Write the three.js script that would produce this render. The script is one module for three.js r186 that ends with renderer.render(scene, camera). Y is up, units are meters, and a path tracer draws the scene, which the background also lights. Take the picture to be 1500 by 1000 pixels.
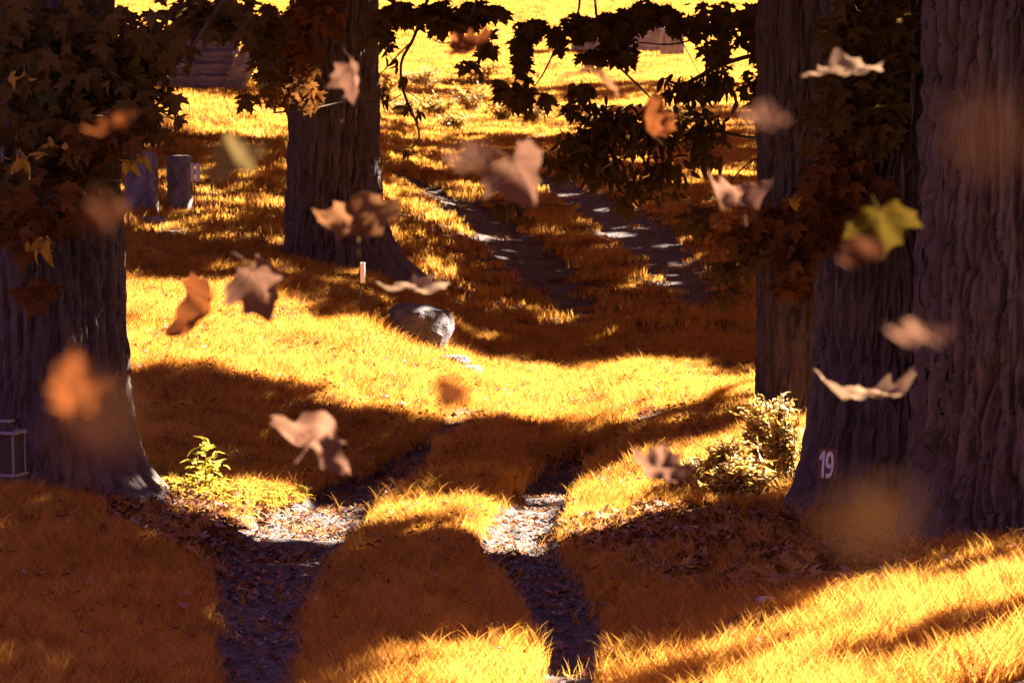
import * as THREE from 'three';
import { mergeGeometries, toCreasedNormals } from 'three/addons/utils/BufferGeometryUtils.js';
import { ImprovedNoise } from 'three/addons/math/ImprovedNoise.js';
import { RoundedBoxGeometry } from 'three/addons/geometries/RoundedBoxGeometry.js';
import { TextGeometry } from 'three/addons/geometries/TextGeometry.js';
import { FontLoader } from 'three/addons/loaders/FontLoader.js';

// ------------------------------------------------------------------ camera, sky, sun, exposure
const scene = new THREE.Scene();
const F = 3400, PITCH = -0.1, EYE = new THREE.Vector3(0, 3, 0);
const camera = new THREE.PerspectiveCamera(2 * Math.atan(500 / F) * 180 / Math.PI, 1.5, 0.1, 600);
camera.position.copy(EYE);
camera.rotation.x = PITCH;
camera.focus = 19;
camera.userData.fStop = 5;
camera.updateMatrixWorld();
const renderer = new THREE.WebGLRenderer();
renderer.toneMapping = THREE.LinearToneMapping;
renderer.toneMappingExposure = 14.5;
renderer.shadowMap.enabled = true;

{ // a soft violet sky, an even gradient from horizon to zenith
  const W = 64, H = 32, d = new Float32Array(W * H * 4);
  for (let j = 0; j < H; j++) for (let i = 0; i < W; i++) {
    const e = Math.max(0, (j + 0.5) / H * 2 - 1), k = (j * W + i) * 4;
    const t = Math.pow(e, 0.6);
    d[k] = 0.48 - 0.20 * t; d[k + 1] = 0.285 - 0.13 * t; d[k + 2] = 0.58 - 0.12 * t; d[k + 3] = 1;
  }
  const t = new THREE.DataTexture(d, W, H, THREE.RGBAFormat, THREE.FloatType);
  t.mapping = THREE.EquirectangularReflectionMapping; t.magFilter = THREE.LinearFilter; t.needsUpdate = true;
  scene.background = t; scene.environment = t; scene.environmentIntensity = 0.088;
}
const SUN = new THREE.Vector3(0.765, 0.55, -0.33).normalize();
const sun = new THREE.DirectionalLight(new THREE.Color(1, 0.89, 0.7), 5);
sun.position.copy(SUN).multiplyScalar(80).add(new THREE.Vector3(0, 0, -30));
sun.target.position.set(0, 0, -30);
sun.castShadow = true; sun.shadow.mapSize.set(4096, 4096);
Object.assign(sun.shadow.camera, { left: -45, right: 45, top: 45, bottom: -45, near: 1, far: 250 });
scene.add(sun, sun.target);

// ------------------------------------------------------------------ helpers
function rngOf(a) { return () => { a |= 0; a = a + 0x6D2B79F5 | 0; let t = Math.imul(a ^ a >>> 15, 1 | a); t = t + Math.imul(t ^ t >>> 7, 61 | t) ^ t; return ((t ^ t >>> 14) >>> 0) / 4294967296; }; }
const rnd = rngOf(77);
const R = (a, b) => a + (b - a) * rnd();
const gauss = () => (rnd() + rnd() + rnd() - 1.5) / 1.5;
const IN = new ImprovedNoise();
const nz = (x, y, z = 0) => IN.noise(x + 13.7, y + 71.3, z + 5.1);
const fbm = (x, y, z = 0) => nz(x, y, z) * 0.55 + nz(x * 2.1, y * 2.1, z * 2.1) * 0.28 + nz(x * 4.3, y * 4.3, z * 4.3) * 0.17;
const V = (x, y, z) => new THREE.Vector3(x, y, z);
const clamp = (x, a, b) => Math.min(b, Math.max(a, x));
const sstep = (a, b, x) => { const t = clamp((x - a) / (b - a), 0, 1); return t * t * (3 - 2 * t); };
const lin = (r, g, b) => new THREE.Color().setRGB(r, g, b);
const FW = V(0, Math.sin(PITCH), -Math.cos(PITCH)), UPV = V(0, Math.cos(PITCH), Math.sin(PITCH));
// a photograph pixel (1500 x 1000) at a depth in metres -> a point in the place
const at = (px, py, D) => EYE.clone().addScaledVector(FW, D).addScaledVector(V(1, 0, 0), (px - 750) / F * D).addScaledVector(UPV, (500 - py) / F * D);
const proj = (v) => { const d = v.clone().sub(EYE), D = d.dot(FW); return [750 + F * d.x / D, 500 - F * d.dot(UPV) / D, D]; };
const used = {};
function numbered(n) { used[n] = (used[n] ?? -1) + 1; return used[n] ? `${n}_${String(used[n]).padStart(3, '0')}` : n; }
function tag(o, label, category, group, kind) {
  if (label) o.userData.label = label;
  if (category) o.userData.category = category;
  if (group) o.userData.group = group;
  if (kind) o.userData.kind = kind;
  return o;
}
function shadowed(o) { o.castShadow = o.receiveShadow = true; return o; }
function thing(name, label, category, pos, group) {
  const o = new THREE.Group(); o.name = numbered(name); if (pos) o.position.copy(pos); scene.add(o);
  return tag(o, label, category, group);
}
function part(name, geo, mat, parent = scene) {
  const m = shadowed(new THREE.Mesh(geo, mat)); m.name = parent === scene ? numbered(name) : name; parent.add(m); return m;
}
function instanced(name, geo, mat, mats, cols, parent = scene) {
  const m = shadowed(new THREE.InstancedMesh(geo, mat, mats.length)); m.name = parent === scene ? numbered(name) : name;
  mats.forEach((x, i) => m.setMatrixAt(i, x));
  if (cols) cols.forEach((c, i) => m.setColorAt(i, c));
  m.userData.kind = 'stuff'; parent.add(m); return m;
}
const M4 = (p, e, s) => new THREE.Matrix4().compose(p, new THREE.Quaternion().setFromEuler(e), typeof s === 'number' ? V(s, s, s) : s);

// ------------------------------------------------------------------ the lie of the land: heights from pixels of the photograph and their depths
const rows = [
  [7, [-900, 1450, 200, 1480, 700, 1470, 1300, 1470, 2400, 1400]],
  [10, [-400, 1090, 0, 1120, 375, 1150, 600, 1110, 850, 1140, 1200, 1070, 1500, 1010, 1900, 990]],
  [12, [-300, 960, 0, 985, 375, 1022, 600, 985, 850, 1005, 1100, 960, 1300, 925, 1500, 890, 1850, 860]],
  [14, [-300, 860, 0, 895, 375, 930, 600, 893, 830, 918, 1050, 890, 1300, 845, 1500, 812, 1800, 790]],
  [16, [-300, 780, 0, 810, 300, 835, 400, 850, 620, 822, 800, 840, 1000, 820, 1200, 795, 1500, 770, 1900, 755]],
  [18, [-300, 715, 0, 725, 250, 755, 450, 785, 620, 765, 770, 778, 950, 765, 1170, 742, 1500, 725, 1900, 715]],
  [20.5, [-300, 655, 0, 675, 250, 685, 520, 718, 680, 692, 800, 708, 950, 680, 1150, 655, 1500, 650, 1900, 640]],
  [23, [-300, 590, 0, 615, 190, 615, 350, 615, 590, 668, 720, 636, 845, 660, 1000, 620, 1110, 605, 1500, 590, 1900, 580]],
  [25.5, [-300, 530, 0, 555, 190, 555, 400, 560, 560, 595, 700, 605, 850, 605, 950, 575, 1110, 572, 1500, 550, 1900, 540]],
  [27.5, [-300, 450, 0, 475, 190, 480, 400, 495, 560, 530, 680, 565, 800, 565, 930, 536, 1020, 550, 1110, 548, 1500, 510, 1900, 500]],
  [29.5, [-300, 390, 0, 405, 190, 408, 400, 432, 530, 445, 620, 492, 700, 530, 830, 555, 930, 545, 1040, 556, 1110, 545, 1500, 490, 1900, 480]],
  [33, [-300, 320, 0, 340, 190, 352, 330, 360, 480, 388, 600, 422, 700, 460, 830, 495, 970, 495, 1110, 488, 1500, 430, 1900, 420]],
  [38, [-300, 250, 0, 270, 190, 285, 480, 322, 620, 360, 790, 408, 880, 400, 970, 412, 1110, 412, 1500, 370, 1900, 360]],
  [44, [-300, 190, 0, 200, 190, 215, 480, 245, 650, 292, 800, 308, 1000, 312, 1500, 290, 1900, 280]],
  [55, [-300, 100, 0, 110, 190, 125, 340, 128, 480, 170, 650, 212, 800, 222, 1000, 222, 1500, 200, 1900, 190]],
  [75, [-300, 20, 190, 40, 500, 90, 800, 112, 1100, 112, 1500, 100, 1900, 90]],
  [100, [-300, -60, 190, -40, 500, -5, 800, 5, 1100, 5, 1500, 0, 1900, -10]],
  [150, [-300, -160, 750, -90, 1900, -110]],
  [320, [-300, -200, 750, -150, 1900, -160]],
];
const ctrl = [];
for (const [D, l] of rows) for (let i = 0; i < l.length; i += 2) ctrl.push([(l[i] - 750) / F * 5, Math.log(D), l[i + 1]]);
const tps = (() => {
  const n = ctrl.length, N = n + 3, A = Array.from({ length: N }, () => new Float64Array(N + 1));
  const U = (r2) => r2 < 1e-12 ? 0 : r2 * Math.log(r2);
  for (let i = 0; i < n; i++) {
    for (let j = 0; j < n; j++) A[i][j] = U((ctrl[i][0] - ctrl[j][0]) ** 2 + (ctrl[i][1] - ctrl[j][1]) ** 2);
    A[i][i] += 0.01; A[i][n] = A[n][i] = 1; A[i][n + 1] = A[n + 1][i] = ctrl[i][0]; A[i][n + 2] = A[n + 2][i] = ctrl[i][1]; A[i][N] = ctrl[i][2];
  }
  for (let c = 0; c < N; c++) {
    let p = c; for (let r = c + 1; r < N; r++) if (Math.abs(A[r][c]) > Math.abs(A[p][c])) p = r;
    [A[c], A[p]] = [A[p], A[c]];
    for (let r = c + 1; r < N; r++) { const f = A[r][c] / A[c][c]; if (f) for (let k = c; k <= N; k++) A[r][k] -= f * A[c][k]; }
  }
  const w = new Float64Array(N);
  for (let r = N - 1; r >= 0; r--) { let s = A[r][N]; for (let k = r + 1; k < N; k++) s -= A[r][k] * w[k]; w[r] = s / A[r][r]; }
  return (a, l) => { let s = w[n] + w[n + 1] * a + w[n + 2] * l; for (let i = 0; i < n; i++) s += w[i] * U((a - ctrl[i][0]) ** 2 + (l - ctrl[i][1]) ** 2); return s; };
})();
// cached on a grid: a = x / distance, l = log(distance)
const GA = 241, GL = 401, A0 = -0.36, A1 = 0.36, L0 = Math.log(7), L1 = Math.log(320), grid = new Float32Array(GA * GL);
for (let j = 0; j < GL; j++) for (let i = 0; i < GA; i++) {
  const a = A0 + (A1 - A0) * i / (GA - 1), l = L0 + (L1 - L0) * j / (GL - 1), D = Math.exp(l);
  const py = tps(a * 5, l);
  grid[j * GA + i] = EYE.y + D * Math.tan(PITCH + Math.atan((500 - py) / F));
}
function baseH(x, z) {
  const D = Math.max(-z, 7), a = clamp(x / D, A0, A1), l = Math.min(Math.log(D), L1);
  const u = (a - A0) / (A1 - A0) * (GA - 1), v = (l - L0) / (L1 - L0) * (GL - 1), i = Math.min(GA - 2, Math.floor(u)), j = Math.min(GL - 2, Math.floor(v)), fu = u - i, fv = v - j;
  const g = (p, q) => grid[q * GA + p];
  return (g(i, j) * (1 - fu) + g(i + 1, j) * fu) * (1 - fv) + (g(i, j + 1) * (1 - fu) + g(i + 1, j + 1) * fu) * fv;
}
function pixelOnGround(px, py, hf = baseH) {
  const dir = at(px, py, 1).sub(EYE); let t = 7, st = 0.12;
  for (; t < 250; t += st) { const p = EYE.clone().addScaledVector(dir, t); if (p.y < hf(p.x, p.z)) { t -= st * 0.5; break; } st = 0.004 * t; }
  const p = EYE.clone().addScaledVector(dir, t); p.y = hf(p.x, p.z); return p;
}
// the two wheel ruts of the lane: pixel, pixel, half width in pixels, bareness
const rutPx = [
  [[385, 1060, 62, 1], [378, 990, 58, 1], [382, 930, 62, 1], [388, 870, 70, 1], [405, 820, 82, 1], [445, 775, 85, 1], [500, 738, 62, 1], [548, 712, 58, 1], [585, 688, 46, 1], [622, 660, 34, 0.9], [650, 640, 26, 0.4], [690, 600, 20, 0.15]],
  [[845, 1050, 60, 1], [838, 980, 46, 1], [826, 910, 52, 1], [795, 855, 60, 1], [762, 812, 66, 1], [768, 772, 50, 1], [792, 735, 42, 1], [815, 706, 38, 1], [848, 672, 28, 0.8], [890, 650, 24, 0.4], [960, 605, 22, 0.3]],
  [[850, 470, 24, 0.35], [828, 440, 34, 0.8], [790, 400, 52, 1], [755, 365, 56, 1], [712, 325, 48, 1], [665, 295, 40, 1], [610, 268, 30, 0.8], [540, 245, 20, 0.6]],
  [[1030, 450, 22, 0.5], [1005, 420, 34, 0.9], [975, 380, 50, 1], [935, 340, 52, 1], [890, 308, 48, 1], [845, 284, 40, 1], [795, 262, 30, 0.9], [720, 240, 20, 0.6]],
  [[1040, 552, 26, 0.8], [1090, 535, 30, 0.9], [1180, 520, 30, 1]],
];
const ruts = rutPx.map((l) => l.map(([px, py, hw, b]) => { const p = pixelOnGround(px, py), D = proj(p)[2]; return { x: p.x, z: p.z, w: hw / F * D, b }; }));
function rutAt(x, z) { // 1 on bare track, 0 in the grass; noisy edge
  let best = 0;
  for (const l of ruts) for (let i = 0; i + 1 < l.length; i++) {
    const p = l[i], q = l[i + 1], dx = q.x - p.x, dz = q.z - p.z, t = clamp(((x - p.x) * dx + (z - p.z) * dz) / (dx * dx + dz * dz), 0, 1);
    const d = Math.hypot(x - p.x - dx * t, z - p.z - dz * t), w = p.w + (q.w - p.w) * t, b = p.b + (q.b - p.b) * t;
    if (d < w * 1.7) best = Math.max(best, b * sstep(1.25, 0.75, d / w + 0.35 * fbm(x * 2.3, z * 2.3) + 0.18 * nz(x * 7, z * 7, 2)));
  }
  return best;
}
function H(x, z) { return baseH(x, z) - 0.1 * rutAt(x, z) + 0.06 * fbm(x * 0.9, z * 0.9) + 0.012 * nz(x * 4, z * 4); }
const G = (px, py) => pixelOnGround(px, py, H);

// where the photograph's ground lies in sun and where in the shade of the trees (0 sun ... 1 full shade)
const inPoly = (p, x, y) => { let c = false; for (let i = 0, j = p.length - 2; i < p.length; j = i, i += 2) if ((p[i + 1] > y) !== (p[j + 1] > y) && x < (p[j] - p[i]) * (y - p[i + 1]) / (p[j + 1] - p[i + 1]) + p[i]) c = !c; return c; };
const sunPatches = [
  [1, [530, 458, 652, 458, 668, 500, 555, 504]],
  [0, [400, 1100, 440, 1000, 520, 970, 600, 955, 690, 930, 760, 932, 850, 960, 915, 1000, 940, 1100]],
  [0, [930, 1100, 960, 1000, 1000, 962, 1080, 912, 1200, 872, 1350, 830, 1420, 805, 1500, 790, 1800, 780, 1900, 1100]],
  [0.1, [130, 950, 190, 930, 330, 955, 345, 1010, 250, 1000]],
  [0.1, [190, 815, 255, 835, 312, 885, 305, 915, 255, 872]],
  [0, [30, 660, 180, 690, 330, 695, 450, 735, 500, 730, 540, 722, 600, 718, 720, 728, 780, 700, 850, 696, 900, 690, 1000, 650, 1040, 605, 1180, 540, 1300, 600, 1250, 735, 1000, 756, 900, 775, 800, 800, 700, 797, 600, 772, 520, 768, 440, 790, 330, 780, 200, 745, 60, 690]],
  [0, [-30, 405, 150, 408, 330, 418, 450, 440, 560, 475, 640, 500, 700, 530, 780, 552, 850, 542, 940, 530, 1020, 547, 1060, 562, 1160, 540, 1200, 610, 960, 632, 870, 655, 840, 640, 740, 620, 660, 638, 600, 640, 540, 600, 400, 570, 300, 560, 150, 562, -30, 562]],
  [0, [845, 640, 900, 640, 960, 625, 930, 650, 880, 662]],
  [0, [120, 120, 260, 120, 420, 165, 430, 240, 340, 205, 240, 185, 120, 190]],
  [0.2, [270, 212, 330, 205, 420, 250, 420, 262, 330, 240]],
  [0.2, [270, 296, 420, 284, 420, 300, 330, 312]],
  [0, [540, 240, 600, 268, 690, 325, 760, 342, 720, 352, 640, 335, 540, 285]],
  [0, [780, 330, 900, 326, 960, 335, 860, 348]],
  [0, [400, -100, 1200, -100, 1200, 195, 800, 205, 540, 195, 400, 190]],
  [0, [-200, -200, 400, -200, 400, 120, 120, 110, -200, 100]],
  [0.5, [540, 195, 800, 205, 1200, 195, 1200, 300, 950, 320, 850, 270, 700, 255, 600, 245]],
  [0.55, [800, 262, 860, 270, 950, 320, 1010, 390, 960, 410, 900, 350]],
  [0.5, [150, 195, 420, 195, 420, 375, 150, 385]],
  [0.1, [840, 425, 900, 412, 935, 418, 880, 436]],
  [0.1, [1050, 486, 1110, 468, 1200, 470, 1110, 488]],
];
function shadeAt(x, z) {
  const p = V(x, baseH(x, z), z), [px, py, D] = proj(p);
  if (D < 10.5) return 0;
  if (px < 45 && D - 0.431 * x > 20.75 && D - 0.431 * x < 21.9 && x > -6.4) return 0;
  if (px < -40) return 0.9;
  if (D > 70) return 0.12 + 0.3 * (fbm(x * 0.25, z * 0.25) > 0.08);
  const jx = px + 24 * nz(x * 1.4, z * 1.4, 3) + 16 * nz(x * 4, z * 4, 3), jy = py + 15 * nz(x * 1.4, z * 1.4, 9) + 10 * nz(x * 4, z * 4, 9);
  for (const [s, p] of sunPatches) if (inPoly(p, jx, jy)) {
    if (py < 200 && s === 0) return fbm(x * 0.35, z * 0.2, 7) > 0.2 ? 0.5 : 0;
    if (D < 14.8) return fbm(x * 1.6, z * 1.6, 61) > 0.14 ? 0.5 : s;
    return s;
  }
  return D > 30 ? 0.72 : fbm(x * 1.1, z * 1.1, 55) > 0.3 ? 0.45 : 1;
}

// ------------------------------------------------------------------ textures and materials
function tex(w, h, f, srgb = true) {
  const d = new Uint8Array(w * h * 4);
  for (let j = 0; j < h; j++) for (let i = 0; i < w; i++) { const c = f(i / w, j / h), k = (j * w + i) * 4; for (let q = 0; q < 3; q++) d[k + q] = clamp(c[q] * 255, 0, 255); d[k + 3] = 255; }
  const t = new THREE.DataTexture(d, w, h); t.wrapS = t.wrapT = THREE.RepeatWrapping; t.magFilter = THREE.LinearFilter; t.minFilter = THREE.LinearMipmapLinearFilter; t.generateMipmaps = true;
  if (srgb) t.colorSpace = THREE.SRGBColorSpace; t.needsUpdate = true; return t;
}
// noise that repeats over the unit square
const tn = (u, v, k, s) => { const a = u * 2 * Math.PI, b = v * 2 * Math.PI, r = k / 6.283; return IN.noise(Math.cos(a) * r + s, Math.sin(a) * r + Math.cos(b) * r * 0.71 + s * 2.3, Math.sin(b) * r + s * 1.7); };
const gravel = tex(512, 512, (u, v) => { const g = 0.6 + 0.22 * tn(u, v, 12, 1) + 0.35 * tn(u, v, 60, 2) + 0.4 * tn(u, v, 160, 3); return [g, g * 0.94, g * 0.95]; });
const gravelBump = tex(512, 512, (u, v) => { const g = 0.5 + 0.25 * tn(u, v, 20, 4) + 0.45 * tn(u, v, 60, 2) + 0.4 * tn(u, v, 160, 3); return [g, g, g]; }, false);
const barkBump = tex(512, 512, (u, v) => { const g = 0.5 + 0.5 * tn(u, v * 0.25 + 0, 60, 5) + 0.35 * tn(u, v, 90, 6); return [g, g, g]; }, false);
const stoneTex = tex(256, 256, (u, v) => { const g = 0.72 + 0.2 * tn(u, v, 6, 7) + 0.22 * tn(u, v, 60, 8) + 0.2 * tn(u, v, 110, 9); return [g, g * 0.97, g]; });
const stoneBump = tex(256, 256, (u, v) => { const g = 0.5 + 0.4 * tn(u, v, 40, 8) + 0.4 * tn(u, v, 110, 9); return [g, g, g]; }, false);
const std = (c, o = {}) => new THREE.MeshStandardMaterial({ color: c, roughness: 0.95, ...o });
const leafy = (c, t = 0.4, o = {}) => new THREE.MeshPhysicalMaterial({ color: c, roughness: 1, transmission: t, thickness: 0, side: THREE.DoubleSide, specularIntensity: 0.06, ...o });
const rep = (t, x, y) => { const c = t.clone(); c.repeat.set(x, y); c.needsUpdate = true; return c; };
const MAT = {
  soil: std(lin(0.13, 0.062, 0.022), { map: rep(gravel, 0.6, 0.6), bumpMap: rep(gravelBump, 0.6, 0.6), bumpScale: 0.02 }),
  track: std(lin(0.21, 0.165, 0.165), { map: rep(gravel, 0.8, 0.8), bumpMap: rep(gravelBump, 0.8, 0.8), bumpScale: 0.03, roughness: 0.9 }),
  grass: leafy(lin(0.57, 0.285, 0.05), 0.45),
  bark: std(lin(1, 1, 1), { vertexColors: true, bumpMap: barkBump, bumpScale: 0.012 }),
  twig: std(lin(0.07, 0.05, 0.042)),
  stone: std(lin(0.4, 0.36, 0.38), { map: stoneTex, bumpMap: stoneBump, bumpScale: 0.006 }),
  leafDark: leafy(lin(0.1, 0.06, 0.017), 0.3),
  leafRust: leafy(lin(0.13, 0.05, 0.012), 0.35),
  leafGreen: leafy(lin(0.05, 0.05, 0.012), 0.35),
  leafGoldLit: leafy(lin(0.4, 0.24, 0.03), 0.45),  // yellowish leaves, the sunlight on them put into the colour
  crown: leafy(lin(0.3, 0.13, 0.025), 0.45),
  weed: leafy(lin(0.42, 0.34, 0.05), 0.45),
  litter: leafy(lin(1, 1, 1), 0.1),
};

// ------------------------------------------------------------------ ground
{
  const as = []; for (let a = -0.3; a <= 0.3001; a += 0.0022) as.push(a);
  for (let k = 1; k <= 14; k++) { as.unshift(-0.3 - 0.02 * k * k); as.push(0.3 + 0.02 * k * k); }
  const ds = []; for (let d = -40; d < 7; d += 2) ds.push(d);
  for (let d = 7; d < 330; d *= 1.0078) ds.push(d);
  const pos = [], uv = [], idx = [], n = as.length;
  for (const d of ds) for (const a of as) { const x = a * Math.max(d, 7), z = -d; pos.push(x, H(x, z), z); uv.push(x, z); }
  for (let j = 0; j + 1 < ds.length; j++) for (let i = 0; i + 1 < n; i++) { const p = j * n + i; idx.push(p, p + 1, p + n, p + 1, p + n + 1, p + n); }
  const g = new THREE.BufferGeometry();
  g.setAttribute('position', new THREE.Float32BufferAttribute(pos, 3)); g.setAttribute('uv', new THREE.Float32BufferAttribute(uv, 2)); g.setIndex(idx); g.computeVertexNormals();
  tag(part('ground', g, MAT.soil), 'grass covered earth of the hillside burial ground', null, null, 'structure');
}
// the bare wheel tracks, sheets that follow the ground
ruts.forEach((l, k) => {
  const c = new THREE.CatmullRomCurve3(l.map((p) => V(p.x, p.w, p.z))), N = Math.ceil(c.getLength() / 0.12), pos = [], uv = [], idx = [], W = 14;
  for (let i = 0; i <= N; i++) {
    const p = c.getPoint(i / N), t = c.getTangent(i / N), len = Math.hypot(t.x, t.z), sx = -t.z / len, sz = t.x / len;
    for (let j = 0; j <= W; j++) {
      const s = (j / W * 2 - 1) * p.y * 1.12, x = p.x + sx * s, z = p.z + sz * s;
      const rip = 0.045 * nz(x * 1.3, z * 3.2, 4) + 0.025 * nz(x * 4, z * 8, 8);
      pos.push(x, H(x, z) + (Math.abs(j / W * 2 - 1) > 0.9 ? -0.03 : 0.016 + rip), z); uv.push(x, z);
    }
  }
  for (let i = 0; i < N; i++) for (let j = 0; j < W; j++) { const p = i * (W + 1) + j; idx.push(p, p + 1, p + W + 1, p + 1, p + W + 2, p + W + 1); }
  const g = new THREE.BufferGeometry(); g.setAttribute('position', new THREE.Float32BufferAttribute(pos, 3)); g.setAttribute('uv', new THREE.Float32BufferAttribute(uv, 2)); g.setIndex(idx); g.computeVertexNormals();
  const m = part('lane_track', g, MAT.track); m.material.side = THREE.DoubleSide;
  tag(m, ['left wheel track of the lane, bare stony earth strewn with leaves', 'right wheel track of the lane, bare stony earth with cross ridges', 'left wheel track of the lane climbing the hill', 'right wheel track of the lane climbing the hill', 'bare patch of track beside the far shaded trunk'][k], null, null, 'structure');
});

// ------------------------------------------------------------------ leaf shapes
const mapleHalf = [[0, 0], [0.13, -0.07], [0.33, -0.13], [0.29, 0.01], [0.42, 0.08], [0.63, 0.12], [0.55, 0.22], [0.72, 0.43], [0.52, 0.41], [0.38, 0.36], [0.25, 0.37], [0.24, 0.52], [0.36, 0.72], [0.19, 0.7], [0.12, 0.85], [0, 1.06]];
const airHalf = [[0, 0], [0.14, -0.06], [0.32, -0.12], [0.38, 0.0], [0.47, 0.05], [0.62, 0.12], [0.6, 0.24], [0.7, 0.42], [0.56, 0.45], [0.45, 0.46], [0.36, 0.5], [0.34, 0.6], [0.36, 0.74], [0.22, 0.76], [0.13, 0.87], [0, 1.04]];
const ovalHalf = [[0, 0], [0.1, 0.08], [0.17, 0.22], [0.2, 0.42], [0.18, 0.6], [0.12, 0.8], [0.05, 0.94], [0, 1.03]];
function leafGeo(half, centre, rings, bend, stem = 0) { // a leaf in its own plane (x, y), then bent
  const right = half.slice(1, -1), out = [half[0], ...right, half[half.length - 1], ...right.slice().reverse().map(([x, y]) => [-x, y])];
  const fine = []; out.forEach((p, i) => { const q = out[(i + 1) % out.length]; fine.push(p); if (rings > 1) fine.push([(p[0] + q[0]) / 2, (p[1] + q[1]) / 2]); });
  const n = fine.length, pos = [0, centre, 0], idx = [];
  for (let r = 1; r <= rings; r++) for (const [x, y] of fine) { const t = r / rings; pos.push(x * t, centre + (y - centre) * t, 0); }
  for (let i = 0; i < n; i++) { const k = (i + 1) % n; idx.push(0, 1 + i, 1 + k); for (let r = 1; r < rings; r++) { const a = 1 + (r - 1) * n, b = 1 + r * n; idx.push(a + i, b + i, b + k, a + i, b + k, a + k); } }
  if (stem) { const b = pos.length / 3, w = 0.012; pos.push(-w, 0.02, 0, w, 0.02, 0, w * 0.8, -stem * 0.5, 0, -w * 0.8, -stem * 0.5, 0, 0, -stem, 0); idx.push(b, b + 2, b + 1, b, b + 3, b + 2, b + 3, b + 4, b + 2); }
  for (let i = 0; i < pos.length; i += 3) { const q = bend(pos[i], pos[i + 1]); pos[i] = q[0]; pos[i + 1] = q[1]; pos[i + 2] = q[2]; }
  const g = new THREE.BufferGeometry(); g.setAttribute('position', new THREE.Float32BufferAttribute(pos, 3)); g.setIndex(idx); g.computeVertexNormals(); return g;
}
const softBend = (f, c, d) => (x, y) => [x * (1 - 0.15 * f), y, f * Math.abs(x) - c * y * y + d * x * y];
const mapleGeos = [leafGeo(mapleHalf, 0.25, 1, softBend(0.25, 0.25, 0), 0.35), leafGeo(mapleHalf, 0.25, 1, softBend(-0.3, 0.4, 0.2), 0.35), leafGeo(mapleHalf, 0.25, 1, softBend(0.5, 0.1, -0.3), 0.35)];
const ovalGeos = [leafGeo(ovalHalf, 0.45, 1, softBend(0.3, 0.2, 0)), leafGeo(ovalHalf, 0.45, 1, softBend(0.5, 0.45, 0.2)), leafGeo(ovalHalf, 0.45, 1, softBend(-0.3, -0.2, 0.3))];

// ------------------------------------------------------------------ trees
function trunkGeo(o) { // y = 0 at the ground; o: r, taper, height, flare, roots [[angle, size]], lean, seed, segs
  const { r, height, flare = 0.35, roots = [], lean = [0, 0], seed = 0, A = 240, B = 240, furrow = 0.05, taper = 0.02, tone = [0.085, 0.06, 0.058] } = o;
  const pos = [], col = [], uv = [], idx = [], y0 = -0.5;
  for (let j = 0; j <= B; j++) {
    const y = y0 + (height - y0) * Math.pow(j / B, 1.25);
    for (let i = 0; i <= A; i++) {
      const th = (i % A) / A * 2 * Math.PI, c = Math.cos(th), s = Math.sin(th), yy = Math.max(0, y + 0.1);
      let rad = r * (1 - taper * yy) + r * flare * Math.exp(-yy / 0.38);
      for (const [a, k, fall] of roots) rad += r * k * Math.pow(Math.max(0, Math.cos(th - a)), 10) * Math.exp(-yy / (fall ?? 0.3));
      rad *= 1 + 0.05 * nz(c * 1.2 + seed, s * 1.2, y * 0.35);
      const q = 13, wob = 0.9 * nz(c * 2.2 + seed, s * 2.2, y * 1.3) + 0.35 * nz(c * 6 + seed, s * 6, y * 4);
      const n1 = nz(c * r * q + seed * 3 + wob, s * r * q + wob, y * 0.75), n2 = nz(c * r * q * 2.3 + seed, s * r * q * 2.3, y * 1.6 + 9), n3 = nz(c * r * q * 3.2 + seed, s * r * q * 3.2, y * 7), n4 = nz(c * r * q * 0.7 + wob * 2 + seed, s * r * q * 0.7, y * 2.2 + 4);
      const d = furrow * (0.4 - 1.25 * Math.exp(-((n1 / 0.11) ** 2)) - 0.45 * Math.exp(-((n2 / 0.12) ** 2)) - 0.4 * Math.exp(-((n4 / 0.07) ** 2)) + 0.35 * n3 + 0.5 * n2);
      rad += d;
      pos.push(c * rad + lean[0] * y, y, s * rad + lean[1] * y); uv.push(i / A * 8 * r, y * 0.7);
      const k = clamp(0.95 + 0.5 * nz(c * r * 20 + 50 + seed, s * r * 20, y * 3 + 30) + 0.3 * nz(c * r * 45 + 80, s * r * 45 + seed, y * 12 + 60), 0.4, 1.6); // grain of the bark, apart from its furrows
      col.push(tone[0] * k, tone[1] * k, tone[2] * k);
    }
  }
  const n = A + 1;
  for (let j = 0; j < B; j++) for (let i = 0; i < A; i++) { const p = j * n + i; idx.push(p, p + n, p + 1, p + 1, p + n, p + n + 1); }
  const g = new THREE.BufferGeometry(); g.setAttribute('position', new THREE.Float32BufferAttribute(pos, 3)); g.setAttribute('color', new THREE.Float32BufferAttribute(col, 3)); g.setAttribute('uv', new THREE.Float32BufferAttribute(uv, 2)); g.setIndex(idx); g.computeVertexNormals(); return g;
}
const trees = [];
function tree(name, label, base, o, group) {
  const t = thing(name, label, 'tree', base, group);
  part('trunk', trunkGeo(o), MAT.bark, t);
  t.foliage = { dark: [], oval: [], rust: [], green: [], gold: [] };
  const rec = { t, base, o, clumps: [], top: base.clone().add(V(o.lean?.[0] * o.height || 0, o.height, o.lean?.[1] * o.height || 0)) };
  trees.push(rec); return rec;
}
const baseOf = (px, D) => { const x = (px - 750) / F * D; return V(x, H(x, -D) - 0.02, -D); };
const leftTree = tree('maple_tree', 'broad shaded maple trunk with sunlit bark on one edge, behind the grave lantern', baseOf(64, 19.2), { r: 0.68, height: 9, flare: 0.3, roots: [[0.5, 0.75, 0.28], [2, 0.5]], seed: 2, lean: [-0.012, 0], furrow: 0.05 });
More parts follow.
